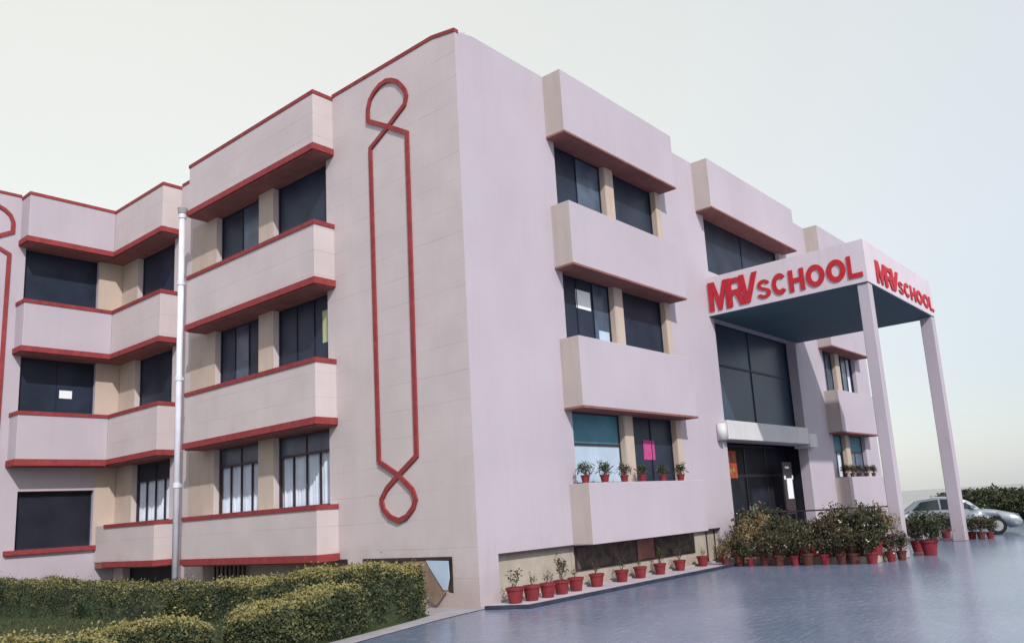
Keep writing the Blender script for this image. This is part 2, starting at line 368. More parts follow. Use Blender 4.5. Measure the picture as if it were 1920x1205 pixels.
# red ledges: a U of three runs round each bay
def red_run(u0, u1, ztop, h, pr, wrap0=True, wrap1=True, extend=None, name='red_ledge'):
    bm = bmesh.new()
    add_tbox(bm, T_side, u0-pr, u1+(pr if wrap1 else 0), -E-pr, -E+.02, ztop-h, ztop)
    if wrap0: add_tbox(bm, T_side, u0-pr, u0+.02, -E+.02, -.001, ztop-h, ztop)
    if wrap1: add_tbox(bm, T_side, u1-.02, u1+pr, -E+.02, -.001, ztop-h, ztop)
    return fin(name, bm, M_red, B)
for u0, u1, w1 in ((S0, S1_, True), (S2_, S3_, False)):
    for zt in (TF3, TF2, TF1, TB): red_run(u0, u1, zt, .17, .045, True, w1)
    for zt in (TS3, TS2, TS1): red_run(u0, u1, zt, .11, .03, True, w1)
    red_run(u0, u1, H+.02, .10, .02, True, w1, name='red_coping')
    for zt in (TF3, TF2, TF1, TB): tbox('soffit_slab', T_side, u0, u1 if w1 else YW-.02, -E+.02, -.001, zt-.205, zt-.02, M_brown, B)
def wing_run(ztop, h, pr, name='red_ledge', x0=-3.23):
    bm = bmesh.new()
    add_box(bm, x0-pr, -E-pr, S3_-pr, S3_+.02, ztop-h, ztop)
    add_box(bm, x0-pr, x0+.02, S3_+.02, YW, ztop-h, ztop)
    return fin(name, bm, M_red, B)
for zt in (TF3, TF2): wing_run(zt, .17, .045)
for zt in (TS3, TS2): wing_run(zt, .11, .03)
wing_run(TF1, .2, .045)
wing_run(H+.02, .10, .02, 'red_coping')
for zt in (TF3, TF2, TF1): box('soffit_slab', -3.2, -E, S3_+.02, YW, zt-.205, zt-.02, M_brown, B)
box('red_ledge', -3.20, -.40, YW-.12, YW-.001, 1.60, 1.74, M_red, B)
for y0_, y1_ in ((-.01, .76), (.76, S0)):
    o_ = box('red_coping', -.02, .12, y0_, y1_, H, H+.09, M_red, B)
# the parapet dips a little at the very corner
for o_ in B.children:
    if o_.type == 'MESH' and o_.name.split('.')[0] in ('front_wall', 'side_wall', 'red_coping'):
        for v in o_.data.vertices:
            if v.co.z > 12.9 and -.1 < v.co.x < .2 and -.1 < v.co.y < .2: v.co.z -= .14
box('red_coping', -.02, .12, S1_+.05, S2_-.05, H, H+.09, M_red, B)
box('red_coping', -9.02, -3.25, YW-.02, YW+.12, H, H+.09, M_red, B)
# ornament ropes
OR = [(3.04, 3.23), (3.06, 7), (3.08, 11.02), (2.39, 11.36), (1.76, 11.70), (1.69, 11.90), (1.74, 12.07), (1.86, 12.24), (2.02, 12.41), (2.2, 12.52), (2.42, 12.59), (2.66, 12.57), (2.88, 12.47), (3.05, 12.32), (3.14, 12.1), (3.14, 11.78), (2.39, 11.36), (1.71, 10.95), (1.72, 7), (1.74, 3.25), (2.37, 2.87), (2.78, 2.60), (2.98, 2.36), (2.92, 2.14), (2.70, 1.96), (2.41, 1.86), (2.12, 1.94), (1.90, 2.12), (1.82, 2.30), (1.92, 2.52), (2.37, 2.87), (3.04, 3.23)]
# drawn as two crossing strands so that they overlap at the knots with a small step
for TT, off_ in ((T_side, 0), (T_wing, -6.6)):
    for sl, dd in ((slice(0, 10), -.045), (slice(9, 24), -.048), (slice(23, None), -.051)):
        strip('rope_ornament', [(a_+off_, b_) for a_, b_ in OR[sl]], .115, TT, dd, -.001, M_red, B)

# windows -------------------------------------------------------------
def curtain(T, u0, u1, z0, z1, d, m, par):
    bm = bmesh.new(); k = max(8, int((u1-u0)/.035)); rows_ = []
    for i in range(k+1):
        u_ = u0+(u1-u0)*i/k; dd = d+.022*math.sin(i*1.9+u0*7)+.012*math.sin(i*.7)
        rows_.append([bm.verts.new(T(u_, dd, z)) for z in (z0, z1)]+[bm.verts.new(T(u_, dd+.006, z)) for z in (z1, z0)])
    for a_, b_ in zip(rows_, rows_[1:]):
        for j in range(4): bm.faces.new([a_[j], a_[(j+1) % 4], b_[(j+1) % 4], b_[j]])
    bm.faces.new(rows_[0]); bm.faces.new(rows_[-1][::-1])
    return fin('curtain', bm, m, par)
def window(T, u0, u1, z0, z1, d=.16, nv=2, transom=0, panes=M_glass, upper=None, papers=(), fr=.05, frm=None, label=None):
    frm = frm or (M_frame if transom else M_dframe)
    bm = bmesh.new()
    add_tbox(bm, T, u0+.002, u0+fr, d, d+.07, z0+.002, z1-.002); add_tbox(bm, T, u1-fr, u1-.002, d, d+.07, z0+.002, z1-.002)
    add_tbox(bm, T, u0+fr, u1-fr, d, d+.07, z0+.002, z0+fr); add_tbox(bm, T, u0+fr, u1-fr, d, d+.07, z1-fr, z1-.002)
    zt = z1-fr if not transom else z0+(z1-z0)*transom
    if transom: add_tbox(bm, T, u0+fr, u1-fr, d, d+.07, zt-.03, zt+.03)
    us = [u0+fr+(u1-u0-2*fr)*k/nv for k in range(nv+1)]
    for x in us[1:-1]: add_tbox(bm, T, x-.011, x+.011, d+.003, d+.065, z0+fr, (zt-.03 if transom else z1-fr))
    nup = max(1, nv//2)
    if transom and nup > 1:
        for k in range(1, nup):
            x = u0+fr+(u1-u0-2*fr)*k/nup; add_tbox(bm, T, x-.011, x+.011, d+.003, d+.065, zt+.03, z1-fr)
    w = fin('window', bm, frm, B)
    tbox('window_head_shade', T, u0+.002, u1-.002, .003, d-.002, z1-.014, z1-.002, M_brown, w)  # brown strip paints the shade under the head of the opening
    if label: w['label'] = label
    for k in range(nv):
        pm = panes[k % len(panes)] if isinstance(panes, (list, tuple)) else panes
        if pm is M_curtain: curtain(T, us[k]+.001, us[k+1]-.001, z0+fr*.5, (zt if transom else z1-fr), d+.115, pm, w)
        else: tbox('pane', T, us[k]+.001, us[k+1]-.001, d+.03, d+.045, z0+fr, (zt if transom else z1-fr), pm, w)
    if transom:
        for k in range(nup):
            a_ = u0+fr+(u1-u0-2*fr)*k/nup; b_ = u0+fr+(u1-u0-2*fr)*(k+1)/nup
            tbox('pane', T, a_+.001, b_-.001, d+.03, d+.045, zt, z1-fr, upper or M_glass, w)
    for (a_, b_, c0, c1, pm, nm) in papers:
        tbox(nm, T, a_, b_, d+.015, d+.028, c0, c1, pm, w)
    return w
M_tint = mat('lighter_window_glass', (.06, .085, .13), .25, .5, noise=.5, nscale=1.3)
# front bay A
window(T_front, 3.48, 5.72, ZS3, ZF3-.02, nv=2, panes=[M_glass, M_tint])
window(T_front, 6.14, 8.40, ZS3, ZF3-.02, nv=1)
window(T_front, 3.48, 5.72, ZS2, ZF2-.02, nv=3, panes=[M_glass, M_glass, M_tint], papers=[(4.22, 4.85, 6.98, 7.48, M_paper, 'paper_sheet'), (5.15, 5.62, 6.03, 6.5, M_board, 'paper_sheet')])
window(T_front, 6.14, 8.40, ZS2, ZF2-.02, nv=1)
window(T_front, 3.48, 5.72, ZS1, ZF1-.02, nv=1, panes=M_board, transom=.55, upper=M_teal, label='window filled with a pale blue and teal board')
window(T_front, 6.14, 8.40, ZS1, ZF1-.02, nv=2, papers=[(6.85, 7.42, 3.08, 3.62, M_pink, 'paper_sheet')])
# bay B top, over the portico
window(T_front, 11.45, 17.6, ZS3-.1, ZF3-.02, nv=2)
# bay C
window(T_front, 20.95, 22.35, ZS3, ZF3-.02, nv=2); window(T_front, 22.85, 24.85, ZS3, ZF3-.02, nv=2)
window(T_front, 20.95, 22.35, ZS2, ZF2-.02, nv=2, panes=M_tint); window(T_front, 22.85, 24.85, ZS2, ZF2-.02, nv=3, panes=[M_curtain, M_tint, M_curtain])
window(T_front, 20.95, 22.35, ZS1, ZF1-.02, nv=2, transom=.6, panes=[M_tint, M_curtain], upper=M_teal); window(T_front, 22.85, 24.85, ZS1, ZF1-.02, nv=2, transom=.6, panes=M_tint, upper=M_teal)
# side bay one
zt = (TS3-.02, TF3-.2), (TS2-.02, TF2-.2), (TS1-.02, TF1-.2)
window(T_side, 4.95, 7.40, *zt[0], nv=1); window(T_side, 8.13, 10.45, *zt[0], nv=2, panes=[M_tint, M_glass])
window(T_side, 4.95, 7.40, *zt[1], nv=3, papers=[(5.02, 5.42, 6.5, 7.35, M_greenp, 'paper_sheet')]); window(T_side, 8.13, 10.45, *zt[1], nv=3, panes=[M_glass, M_tint, M_glass])
window(T_side, 4.95, 7.40, *zt[2], nv=4, transom=.72, panes=M_curtain, upper=M_tint, fr=.06, label='barred window with pale curtains below dark top panes')
window(T_side, 8.13, 10.45, *zt[2], nv=4, transom=.72, panes=M_curtain, upper=M_tint, fr=.06, label='barred window with pale curtains below dark top panes')
window(T_side, 13.08, 15.62, *zt[0], nv=1); window(T_side, 13.08, 15.62, *zt[1], nv=1)
window(T_side, 13.08, 15.62, *zt[2], nv=4, transom=.70, panes=M_curtain, upper=M_glass, fr=.06)
window(T_wing, -3.05, -.80, TS3-.05, TF3-.2, nv=1); window(T_wing, -3.02, -.77, TS2-.05, TF2-.2, nv=2, papers=[(-1.80, -1.42, 6.52, 6.78, M_paper, 'paper_sheet')])
window(T_wing, -2.90, -.69, 1.74, 3.52, nv=1, panes=M_void)
M_basement_shade = mat('basement_shade_brown', (.075, .058, .052), .8, .2, noise=.5, nscale=7)  # dark brown of the bay's cast shadow, put into the colour
# basement openings
tbox('basement_wall', T_front, .6, 10.45, .12, .16, .10, 1.03, M_base, B)
tbox('lintel_edge', T_front, .6, 10.45, -.02, .06, 1.00, 1.045, M_frame, B)
for x0_, x1_, m_ in ((3.35, 5.95, M_basement_shade), (5.95, 6.85, M_brown), (6.85, 9.0, M_basement_shade)):
    w__ = tbox('basement_shade_panel', T_front, x0_, x1_, .09, .12, .42, 1.0, M_frame, B); tbox('pane', T_front, x0_+.05, x1_-.05, .075, .09, .46, .97, m_, w__)  # dark panels painted in place of the bay's shadow on the basement wall
for x in (9.75, 10.25): tbox('basement_joint', T_front, x, x+.035, .09, .12, .10, 1.0, M_frame, B)
tbox('basement_wall', T_front, 20.8, 24.6, .12, .16, .10, 1.03, M_base, B)
tbox('lintel_edge', T_side, .76, 3.70, -.03, .06, .985, 1.05, M_frame, B)
tbox('lintel_edge', T_side, 4.30, 4.62, -.03, .06, .985, 1.05, M_frame, B)
tbox('basement_wall', T_side, .76, 3.68, .22, .26, .3, 1.03, M_base, B)
tbox('basement_wall', T_side, 4.3, 11.0, .24, .28, .2, 1.03, M_base, B)
for k in range(8):
    y = 9.0+k*.22
    tbox('vent_bar', T_side, y, y+.05, .10, .16, .35, .99, M_frame, B)
tbox('basement_wall', T_side, 12.7, 16.1, .24, .28, .2, 1.03, M_void, B)

# entrance recess
box('entrance_floor', 11.3, 18.3, .385, 3.2, 0, .15, M_apron, B)
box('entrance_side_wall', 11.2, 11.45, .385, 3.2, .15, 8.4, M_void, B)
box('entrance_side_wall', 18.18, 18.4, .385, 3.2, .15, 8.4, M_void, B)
box('entrance_ceiling', 11.45, 18.18, .385, 3.2, 8.2, 8.4, M_soffit, B)
# curtain wall above the beam
bm = bmesh.new()
for k in range(3): add_box(bm, 11.5+k*3.3, 11.54+k*3.3, .42, .52, 4.31, 8.19)
add_box(bm, 11.46, 18.17, .41, .53, 6.3, 6.36)
cw = fin('curtain_wall', bm, mat('blue_black_metal', (.022, .038, .065), .5, .3), B)
M_cw = mat('blue_black_glass', (.022, .042, .075), .35, .45, noise=.3, nscale=.6)
for k in range(2):
    box('pane', 11.54+k*3.3, 11.5+(k+1)*3.3, .45, .48, 4.31, 6.3, M_cw, cw); box('pane', 11.54+k*3.3, 11.5+(k+1)*3.3, .45, .48, 6.36, 8.19, M_cw, cw)
# beam over the door
bm = bmesh.new(); add_box(bm, 11.2, 17.75, -.26, .36, 3.72, 4.33)
bm2 = fin('entrance_beam', bm, M_white, B, .015)
box('beam_end_block', 17.75, 18.5, -.28, .36, 3.60, 4.12, M_white, B, .015)
bm = bmesh.new(); cyl(bm, (11.0, -.12, 3.70), (11.0, -.12, 4.22), .16, .16, 16); fin('beam_end_block', bm, M_white, B, 0, True)
# glazed doors deep in the entrance
bm = bmesh.new()
xs = [11.5, 13.1, 14.7, 16.4, 18.15]
for x in xs: add_box(bm, x-.04, x+.04, .98, 1.08, .15, 3.72)
add_box(bm, 11.46, 18.17, 0.985, 1.075, 2.6, 2.7); add_box(bm, 11.46, 18.17, 0.985, 1.075, 3.66, 3.74)
dr = fin('entrance_door', bm, M_frame, B)
for a_, b_ in zip(xs, xs[1:]):
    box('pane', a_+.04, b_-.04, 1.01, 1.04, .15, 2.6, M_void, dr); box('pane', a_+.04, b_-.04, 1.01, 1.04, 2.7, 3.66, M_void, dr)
for x in (14.6, 14.85): box('handle', x-.015, x+.015, .90, .95, 1.0, 1.6, M_white, dr)
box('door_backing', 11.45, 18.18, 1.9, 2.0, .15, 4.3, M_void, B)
box('entrance_lid', 11.45, 18.18, .385, 2.0, 3.9, 4.3, M_soffit, B)
# red poster and notice stand
pst = box('wall_poster', 12.30, 13.05, .50, .53, 2.55, 3.45, M_poster, None); tag(pst, 'red and orange poster hanging in the dark entrance doorway', 'poster')
for px_, pz in ((12.45, 3.1), (12.70, 2.75), (12.77, 3.2), (12.5, 2.7)):
    box('poster_print', px_, px_+.13, .49, .499, pz, pz+.14, LY if pz < 3 else LT, pst)
ns = empty('notice_stand', (17.05, .45, .0), 'dark notice board with white sheets hung up inside the entrance', 'notice board')
def lbox(name, x0, x1, y0, y1, z0, z1, m, par):
    return box(name, x0, x1, y0, y1, z0, z1, m, par)
lbox('board', -.42, .42, 0, .05, 1.2, 3.1, M_frame, ns)
lbox('notice_sheet', -.18, .30, -.02, -.004, 1.75, 2.50, M_paper, ns)
lbox('notice_sheet', -.22, .12, -.02, -.004, 2.86, 2.94, M_paper, ns)
lbox('notice_sheet', -.38, -.26, -.02, -.004, 2.46, 2.60, M_paper, ns); lbox('notice_sheet', .33, .41, -.02, -.004, 2.46, 2.60, M_paper, ns)
lbox('post', -.40, -.34, .0, .05, .15, 1.2, M_frame, ns); lbox('post', .34, .40, .0, .05, .15, 1.2, M_frame, ns)

# portico ---------------------------------------------------------------
PX0, PX1, PY, PZ0, PZ1 = 11.18, 18.38, -5.12, 7.75, 9.02
bm = bmesh.new()
add_box(bm, PX0, PX1, PY, PY+.25, PZ0, PZ1)
add_box(bm, PX0, PX0+.25, PY+.25, -.62, PZ0, PZ1); add_box(bm, PX1-.25, PX1, PY+.25, -.62, PZ0, PZ1)
add_box(bm, PX0, PX1, -.62, -.002, PZ0, PZ1)
add_box(bm, PX0+.25, PX1-.25, PY+.25, -.62, PZ1-.35, PZ1-.1)
can = fin('portico_canopy', bm, M_fascia, B)
box('canopy_soffit', PX0+.04, PX1-.04, PY+.04, -.003, PZ0-.03, PZ0+.02, M_soffit, can)
def column(x0, x1, y0, y1, z1):
    bm = bmesh.new(); add_box(bm, x0, x1, y0, y1, 0, z1); c = fin('column', bm, M_front, B, .015)
column(PX0+.05, PX0+.38, PY+.012, PY+.34, PZ0-.03); column(PX1-.42, PX1-.012, PY+.012, PY+.42, PZ0-.03)
# raised lettering
def arc(cx, cz, rx, rz, a0, a1, n=14): return [(cx+rx*math.cos(RAD(a0+(a1-a0)*k/n)), cz+rz*math.sin(RAD(a0+(a1-a0)*k/n))) for k in range(n+1)]
w_ = .29
GP = {
 'M': [[(0, 0), (0, 1), (.30, 1), (.5, .42), (.70, 1), (1, 1), (1, 0), (.78, 0), (.78, .66), (.58, 0), (.42, 0), (.22, .66), (.22, 0)]],
 'V': [[(.36, 0), (0, 1), (.28, 1), (.5, .32), (.72, 1), (1, 1), (.64, 0)]],
 'H': [[(0, 0), (0, 1), (w_, 1), (w_, .61), (1-w_, .61), (1-w_, 1), (1, 1), (1, 0), (1-w_, 0), (1-w_, .40), (w_, .40), (w_, 0)]],
 'L': [[(0, 0), (0, 1), (.28, 1), (.28, .2), (1, .2), (1, 0)]],
 'R': [[(0, 0), (0, 1)]+arc(.58, .71, .40, .29, 90, -60)+[(1, 0), (.70, 0), (.46, .40), (.26, .40), (.26, 0)],
       [(.26, .58), (.26, .82), (.56, .82)]+arc(.58, .70, .13, .12, 80, -80, 6)],
 'O': [arc(.5, .5, .5, .5, 0, 352, 26), arc(.5, .5, .23, .27, 0, 346, 22)],
 'C': [arc(.5, .5, .5, .5, 38, 322, 24)+arc(.5, .5, .23, .27, 310, 50, 20)],
 'S': [arc(.5, .725, .46, .275, 15, 235, 14)+arc(.5, .29, .22, .12, 60, -165, 10)+arc(.5, .275, .5, .275, 190, 415, 14)[0:]+arc(.5, .72, .20, .115, 240, 15, 10)],
}
def glyph(ch):
    cu = bpy.data.curves.new('letter_curve', 'CURVE'); cu.dimensions = '2D'; cu.fill_mode = 'BOTH'; cu.extrude = .5
    for ring in GP[ch]:
        sp_ = cu.splines.new('POLY'); sp_.points.add(len(ring)-1); sp_.use_cyclic_u = True
        for p_, (x_, z_) in zip(sp_.points, ring): p_.co = (x_, z_, 0, 1)
    o = bpy.data.objects.new('letter_tmp', cu); COL.objects.link(o)
    dg = bpy.context.evaluated_depsgraph_get(); me = bpy.data.meshes.new_from_object(o.evaluated_get(dg))
    bpy.data.objects.remove(o); bpy.data.curves.remove(cu)
    for v in me.vertices: v.co.z += .5
    me.materials.append(M_sign); return me
GL = {c: glyph(c) for c in 'MRVSCHOL'}
def word(mapf, specs):
    for i, (ch, a_, b_, z0, z1, out, sh) in enumerate(specs):
        me = GL[ch].copy()
        for v in me.vertices:
            uu = a_+(b_-a_)*v.co.x+sh*v.co.y; zz = z0+(z1-z0)*v.co.y
            v.co = mapf(uu, out*v.co.z, zz)
        link('letter', me, None, can)
def specs(s, sm=1, ztop=8.83, zt2=8.60):   # s is the run length; measured along the fascia from its left end
    k = s/5.12
    q = [('M', .06, .84, 7.87, ztop, .028, .0), ('R', .74, 1.32, 7.89, ztop-.02, .033, .0), ('V', 1.08, 1.72, 7.90, ztop+.01, .038, .09)]
    x = 1.75
    for ch, w in zip('SCHOOL', (.48, .52, .52, .60, .60, .45)):
        q.append((ch, x, x+w-.03, 7.92, zt2 if ch != 'S' else zt2-.08, .028, 0)); x += w+.025
    return [(c, a_*k, b_*k, z0, z1, o_, sh*k) for c, a_, b_, z0, z1, o_, sh in q]
word(lambda a_, d, z: (PX0-.004-d, PY*0-a_, z), specs(5.12))
word(lambda a_, d, z: (PX0+.78+a_, PY-.004-d, z), specs(6.5, 1, 8.56, 8.40))

# drain pipe -----------------------------------------------------------
dp = empty('drain_pipe', (-.74, 11.14, 0), 'tall white drainpipe standing at the far edge of the nearer side bay', 'pipe')
bm = bmesh.new(); cyl(bm, (0, 0, .1), (0, 0, 11.45), .085, .085, 14); fin('pipe', bm, M_pipe, dp, 0, True)
for z in (3.2, 6.3, 9.2, 11.3):
    bm = bmesh.new(); cyl(bm, (0, 0, z), (0, 0, z+.14), .105, .105, 14); add_box(bm, .04, .13, -.03, .03, z+.04, z+.1); fin('collar', bm, M_pipe, dp)
bm = bmesh.new(); cyl(bm, (0, 0, 11.45), (0, 0, 11.62), .12, .15, 12); fin('rain_head', bm, M_roof, dp)
bm = bmesh.new(); add_box(bm, -.16, .14, -.16, .16, 0, .28); fin('footing', bm, M_white, dp, .02)

# board and cloth leaning at the basement window -------------------------
def plate(name, pts, x, th, m, label, cat):
    bm = bmesh.new()
    lo = [bm.verts.new((x+(.25*(1-z)), y, z)) if 0 else bm.verts.new((x, y, z)) for y, z in pts]
    hi = [bm.verts.new((x-th, y, z)) for y, z in pts]
    bm.faces.new(lo); bm.faces.new(hi[::-1])
    for i in range(len(pts)): bm.faces.new([lo[i], lo[(i+1) % len(pts)], hi[(i+1) % len(pts)], hi[i]])
    return tag(fin(name, bm, m), label, cat)
plate('brown_board', [(2.25, .97), (1.45, .97), (1.05, .40), (.92, .34), (1.10, .16), (1.24, .06), (1.42, .14), (1.58, .40), (2.25, .42)], -.05, .02, M_card, 'torn brown board hanging from the basement window beside the hedge', 'board')
plate('white_sheet', [(1.48, .985), (.80, .97), (.78, .62), (.86, .38), (.98, .38), (1.40, .86)], -.075, .012, M_board, 'crumpled white sheet over the torn board at the basement window', 'sheet')

# ------------------------------------------------------------------ foliage
def leaf_mesh(name, C, size, mids, up=.3, rng=None, asp=.55, extra=None):
    """C: n x 3 centres; builds folded-free leaf quads; mids material index per leaf"""
    n = len(C); rng = rng or np.random.default_rng(1)
    d = rng.normal(size=(n, 3)); d[:, 2] += up; d /= np.linalg.norm(d, axis=1)[:, None]
    q = rng.normal(size=(n, 3)); s = np.cross(d, q); s /= np.linalg.norm(s, axis=1)[:, None]
    sz = size*rng.uniform(.6, 1.35, n)[:, None]
    a = C-d*sz*.5; b = C+s*sz*asp*.5; c = C+d*sz*.5; e_ = C-s*sz*asp*.5
    V = np.stack([a, b, c, e_], 1).reshape(-1, 3)
    me = bpy.data.meshes.new(name)
    nv = len(V); 
    me.vertices.add(nv); me.vertices.foreach_set('co', V.astype(np.float32).ravel())
    me.loops.add(nv); me.loops.foreach_set('vertex_index', np.arange(nv, dtype=np.int32))
    me.polygons.add(n); me.polygons.foreach_set('loop_start', np.arange(0, nv, 4, dtype=np.int32)); me.polygons.foreach_set('loop_total', np.full(n, 4, dtype=np.int32))
    me.polygons.foreach_set('material_index', np.asarray(mids, dtype=np.int32))
    me.update(calc_edges=True); me.validate()
    return me
from mathutils import noise as MN
def hedge(name, path, w, h, label, n, seed, hvar=.12, yellow=.5, group=None):
    """path: list of (x, y, width, height) controls; clipped hedge with lumpy top"""
    rng = np.random.default_rng(seed)
    P = np.array([(p[0], p[1]) for p in path], float); Ws = np.array([p[2] for p in path]); Hs = np.array([p[3] for p in path])
    seg = np.linalg.norm(np.diff(P, axis=0), axis=1); cum = np.concatenate([[0], np.cumsum(seg)]); Lt = cum[-1]
    def at(s):
        x = np.interp(s, cum, P[:, 0]); y = np.interp(s, cum, P[:, 1]); w_ = np.interp(s, cum, Ws); h_ = np.interp(s, cum, Hs)
        s2 = np.minimum(s+.05, Lt); s1 = np.maximum(s-.05, 0)
        dx = np.interp(s2, cum, P[:, 0])-np.interp(s1, cum, P[:, 0]); dy = np.interp(s2, cum, P[:, 1])-np.interp(s1, cum, P[:, 1])
        ln = np.hypot(dx, dy); return x, y, w_, h_, dx/ln, dy/ln
    def surf(s, th, k=1.0):
        # th 0..pi across, superellipse section
        x, y, w_, h_, tx, ty = at(s)
        cx_ = np.cos(th); sz_ = np.sin(th)
        ex = .58
        uu = np.sign(cx_)*np.abs(cx_)**ex*w_/2; zz = np.abs(sz_)**ex*h_
        endf = np.clip(np.minimum(s, Lt-s)/.28, 0, 1); endf = np.sqrt(1-(1-endf)**2)*.5+.5
        lump = np.array([MN.noise(Vector((a_*1.1+seed, b_*1.1, c_*1.3)))*.30+MN.noise(Vector((a_*3.1+seed, b_*3.1, c_*3)))*.16 for a_, b_, c_ in zip(s, uu, zz)])
        kk = (1+lump)*k*endf
        return np.stack([x-ty*uu*kk, y+tx*uu*kk, zz*(1+lump*hvar*6)*k*(.75+.25*endf)], 1), zz/np.maximum(h_, .01)
    root = empty(name, (float(P[:, 0].mean()), float(P[:, 1].mean()), 0), label, 'hedge', group)
    off = np.array(root.location)
    # dark twiggy core
    ns_, nt_ = max(12, int(Lt*6)), 14
    ss = np.repeat(np.linspace(0, Lt, ns_), nt_); th = np.tile(np.linspace(0, math.pi, nt_), ns_)
    V, _ = surf(ss, th, .90); V = V-off
    F = [(i*nt_+j, (i+1)*nt_+j, (i+1)*nt_+j+1, i*nt_+j+1) for i in range(ns_-1) for j in range(nt_-1)]
    F += [tuple(range(nt_)), tuple((ns_-1)*nt_+j for j in range(nt_))[::-1]]
    me = bpy.data.meshes.new('twigs'); me.from_pydata(V.tolist(), [], F); link('twigs', me, LG, root)
    s = rng.uniform(0, Lt, n); th = np.arccos(np.clip(rng.uniform(-1, 1, n), -1, 1)); 
    th = np.where(rng.random(n) < .5, th, rng.uniform(0, math.pi, n))
    ne = n//9; kk_ = np.ones(n); s[:ne] = rng.uniform(0, .03, ne); s[ne:2*ne] = Lt-rng.uniform(0, .03, ne); kk_[:2*ne] = np.sqrt(rng.random(2*ne))
    C, zr = surf(s, th, kk_); ins = zr*kk_; zr = ins
    C += rng.normal(size=C.shape)*.03*(rng.random(n) < .12)[:, None]*2.2; C += rng.normal(size=C.shape)*.022
    C[:, 2] = np.abs(C[:, 2]); C -= off
    cl = np.array([MN.noise(Vector((a_*2.5, b_*2.5, c_*2.5+seed))) for a_, b_, c_ in C])
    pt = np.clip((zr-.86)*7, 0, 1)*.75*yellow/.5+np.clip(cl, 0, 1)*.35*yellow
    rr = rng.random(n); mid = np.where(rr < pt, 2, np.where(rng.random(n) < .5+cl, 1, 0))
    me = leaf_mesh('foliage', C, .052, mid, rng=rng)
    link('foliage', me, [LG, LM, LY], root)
    return root
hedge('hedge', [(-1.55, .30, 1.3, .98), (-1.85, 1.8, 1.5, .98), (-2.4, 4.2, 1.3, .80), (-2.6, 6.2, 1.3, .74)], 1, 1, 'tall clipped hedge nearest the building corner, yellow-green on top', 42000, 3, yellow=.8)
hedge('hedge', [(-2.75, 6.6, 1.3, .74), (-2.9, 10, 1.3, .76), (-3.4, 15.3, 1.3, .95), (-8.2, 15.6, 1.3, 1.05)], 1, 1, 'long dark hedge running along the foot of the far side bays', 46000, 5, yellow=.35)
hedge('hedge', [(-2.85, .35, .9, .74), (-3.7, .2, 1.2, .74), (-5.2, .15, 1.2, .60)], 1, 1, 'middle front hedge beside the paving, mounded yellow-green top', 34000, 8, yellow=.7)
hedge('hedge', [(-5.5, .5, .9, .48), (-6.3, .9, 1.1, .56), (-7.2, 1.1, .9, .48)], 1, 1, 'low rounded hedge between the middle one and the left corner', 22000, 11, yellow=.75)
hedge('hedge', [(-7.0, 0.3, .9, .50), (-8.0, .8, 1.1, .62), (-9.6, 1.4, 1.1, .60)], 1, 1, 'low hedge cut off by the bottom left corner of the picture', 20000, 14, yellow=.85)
# grass
rng = np.random.default_rng(22)
n = 26000
gx = rng.uniform(-12, -1.2, n); gy = rng.uniform(-1.2, 12, n)
k = gy > (-.75+(gx+5.2)*.27+.1); gx = gx[k]; gy = gy[k]
C = np.stack([gx, gy, rng.uniform(.01, .05, len(gx))], 1)
me = leaf_mesh('grass', C, .09, rng.integers(0, 2, len(gx)), up=2.5, rng=rng, asp=.15)
link('grass', me, [LG, LM], None, kind='stuff', label='short green grass between the clipped hedges', category='grass')

# potted plants: prototypes ------------------------------------------------
def make_pot(r_, h_, par, m=M_pot):
    bm = bmesh.new()
    rings = lathe(bm, [(r_*.02, .003), (r_*.68, .003), (r_*.70, .01), (r_*.93, h_*.82), (r_*1.03, h_*.82), (r_*1.05, h_*.98), (r_*.98, h_), (r_*.92, h_*.98), (r_*.88, h_*.8)], 18)
    fin('pot', bm, m, par, 0, False)
    bm = bmesh.new(); rg = lathe(bm, [(r_*.9, h_*.86), (.01, h_*.90)], 12); fin('soil', bm, M_soil, par)
def stems_mesh(tips, base, r0, rng):
    bm = bmesh.new()
    for t in tips:
        b0 = Vector(base)+Vector((rng.normal()*.02, rng.normal()*.02, 0)); t = Vector(t)
        mid = b0.lerp(t, .55)+Vector((rng.normal()*.03, rng.normal()*.03, .02))
        cyl(bm, b0, mid, r0, r0*.7, 5, False); cyl(bm, mid, t, r0*.7, r0*.3, 5, False)
    return bm
def potted(name, kind, r_, h_, ph, sp_, nl, ls, mids, mats, seed, ntips=8, asp=.5, potm=M_pot):
    rng = np.random.default_rng(seed)
    root = empty(name, (0, -60, 0), 'red pot', 'potted plant')
    make_pot(r_, h_, root, potm)
    tips = []
    for i in range(ntips):
        a_ = 2*math.pi*i/ntips+rng.normal()*.4; q = sp_*rng.uniform(.35, 1)
        tips.append((q*math.cos(a_), q*math.sin(a_), h_+ph*rng.uniform(.55, 1)*(1-.25*(q/sp_)**2)))
    fin('stem', stems_mesh(tips, (0, 0, h_*.85), .006 if ntips < 20 else .004, rng), M_twig, root)
    if nl:
        C = []
        for i in range(nl):
            t = np.array(tips[rng.integers(len(tips))]); b0 = np.array((0, 0, h_*.85)); k_ = rng.uniform(.35, 1.05)**.7
            C.append(b0+(t-b0)*k_+rng.normal(size=3)*sp_*.22*np.array((1, 1, .8)))
        C = np.array(C); rad_ = np.hypot(C[:, 0], C[:, 1]); C[:, 2] -= np.where(rad_ > r_*1.1, (rad_-r_)*rng.uniform(0, 1.3, nl), 0); C[:, 2] = np.maximum(C[:, 2], np.where(rad_ > r_*1.05, h_*.45, h_*.95))
        me = leaf_mesh('foliage', C, ls, rng.choice(len(mats), nl, p=mids), rng=rng, asp=asp)
        link('foliage', me, mats, root)
    return root
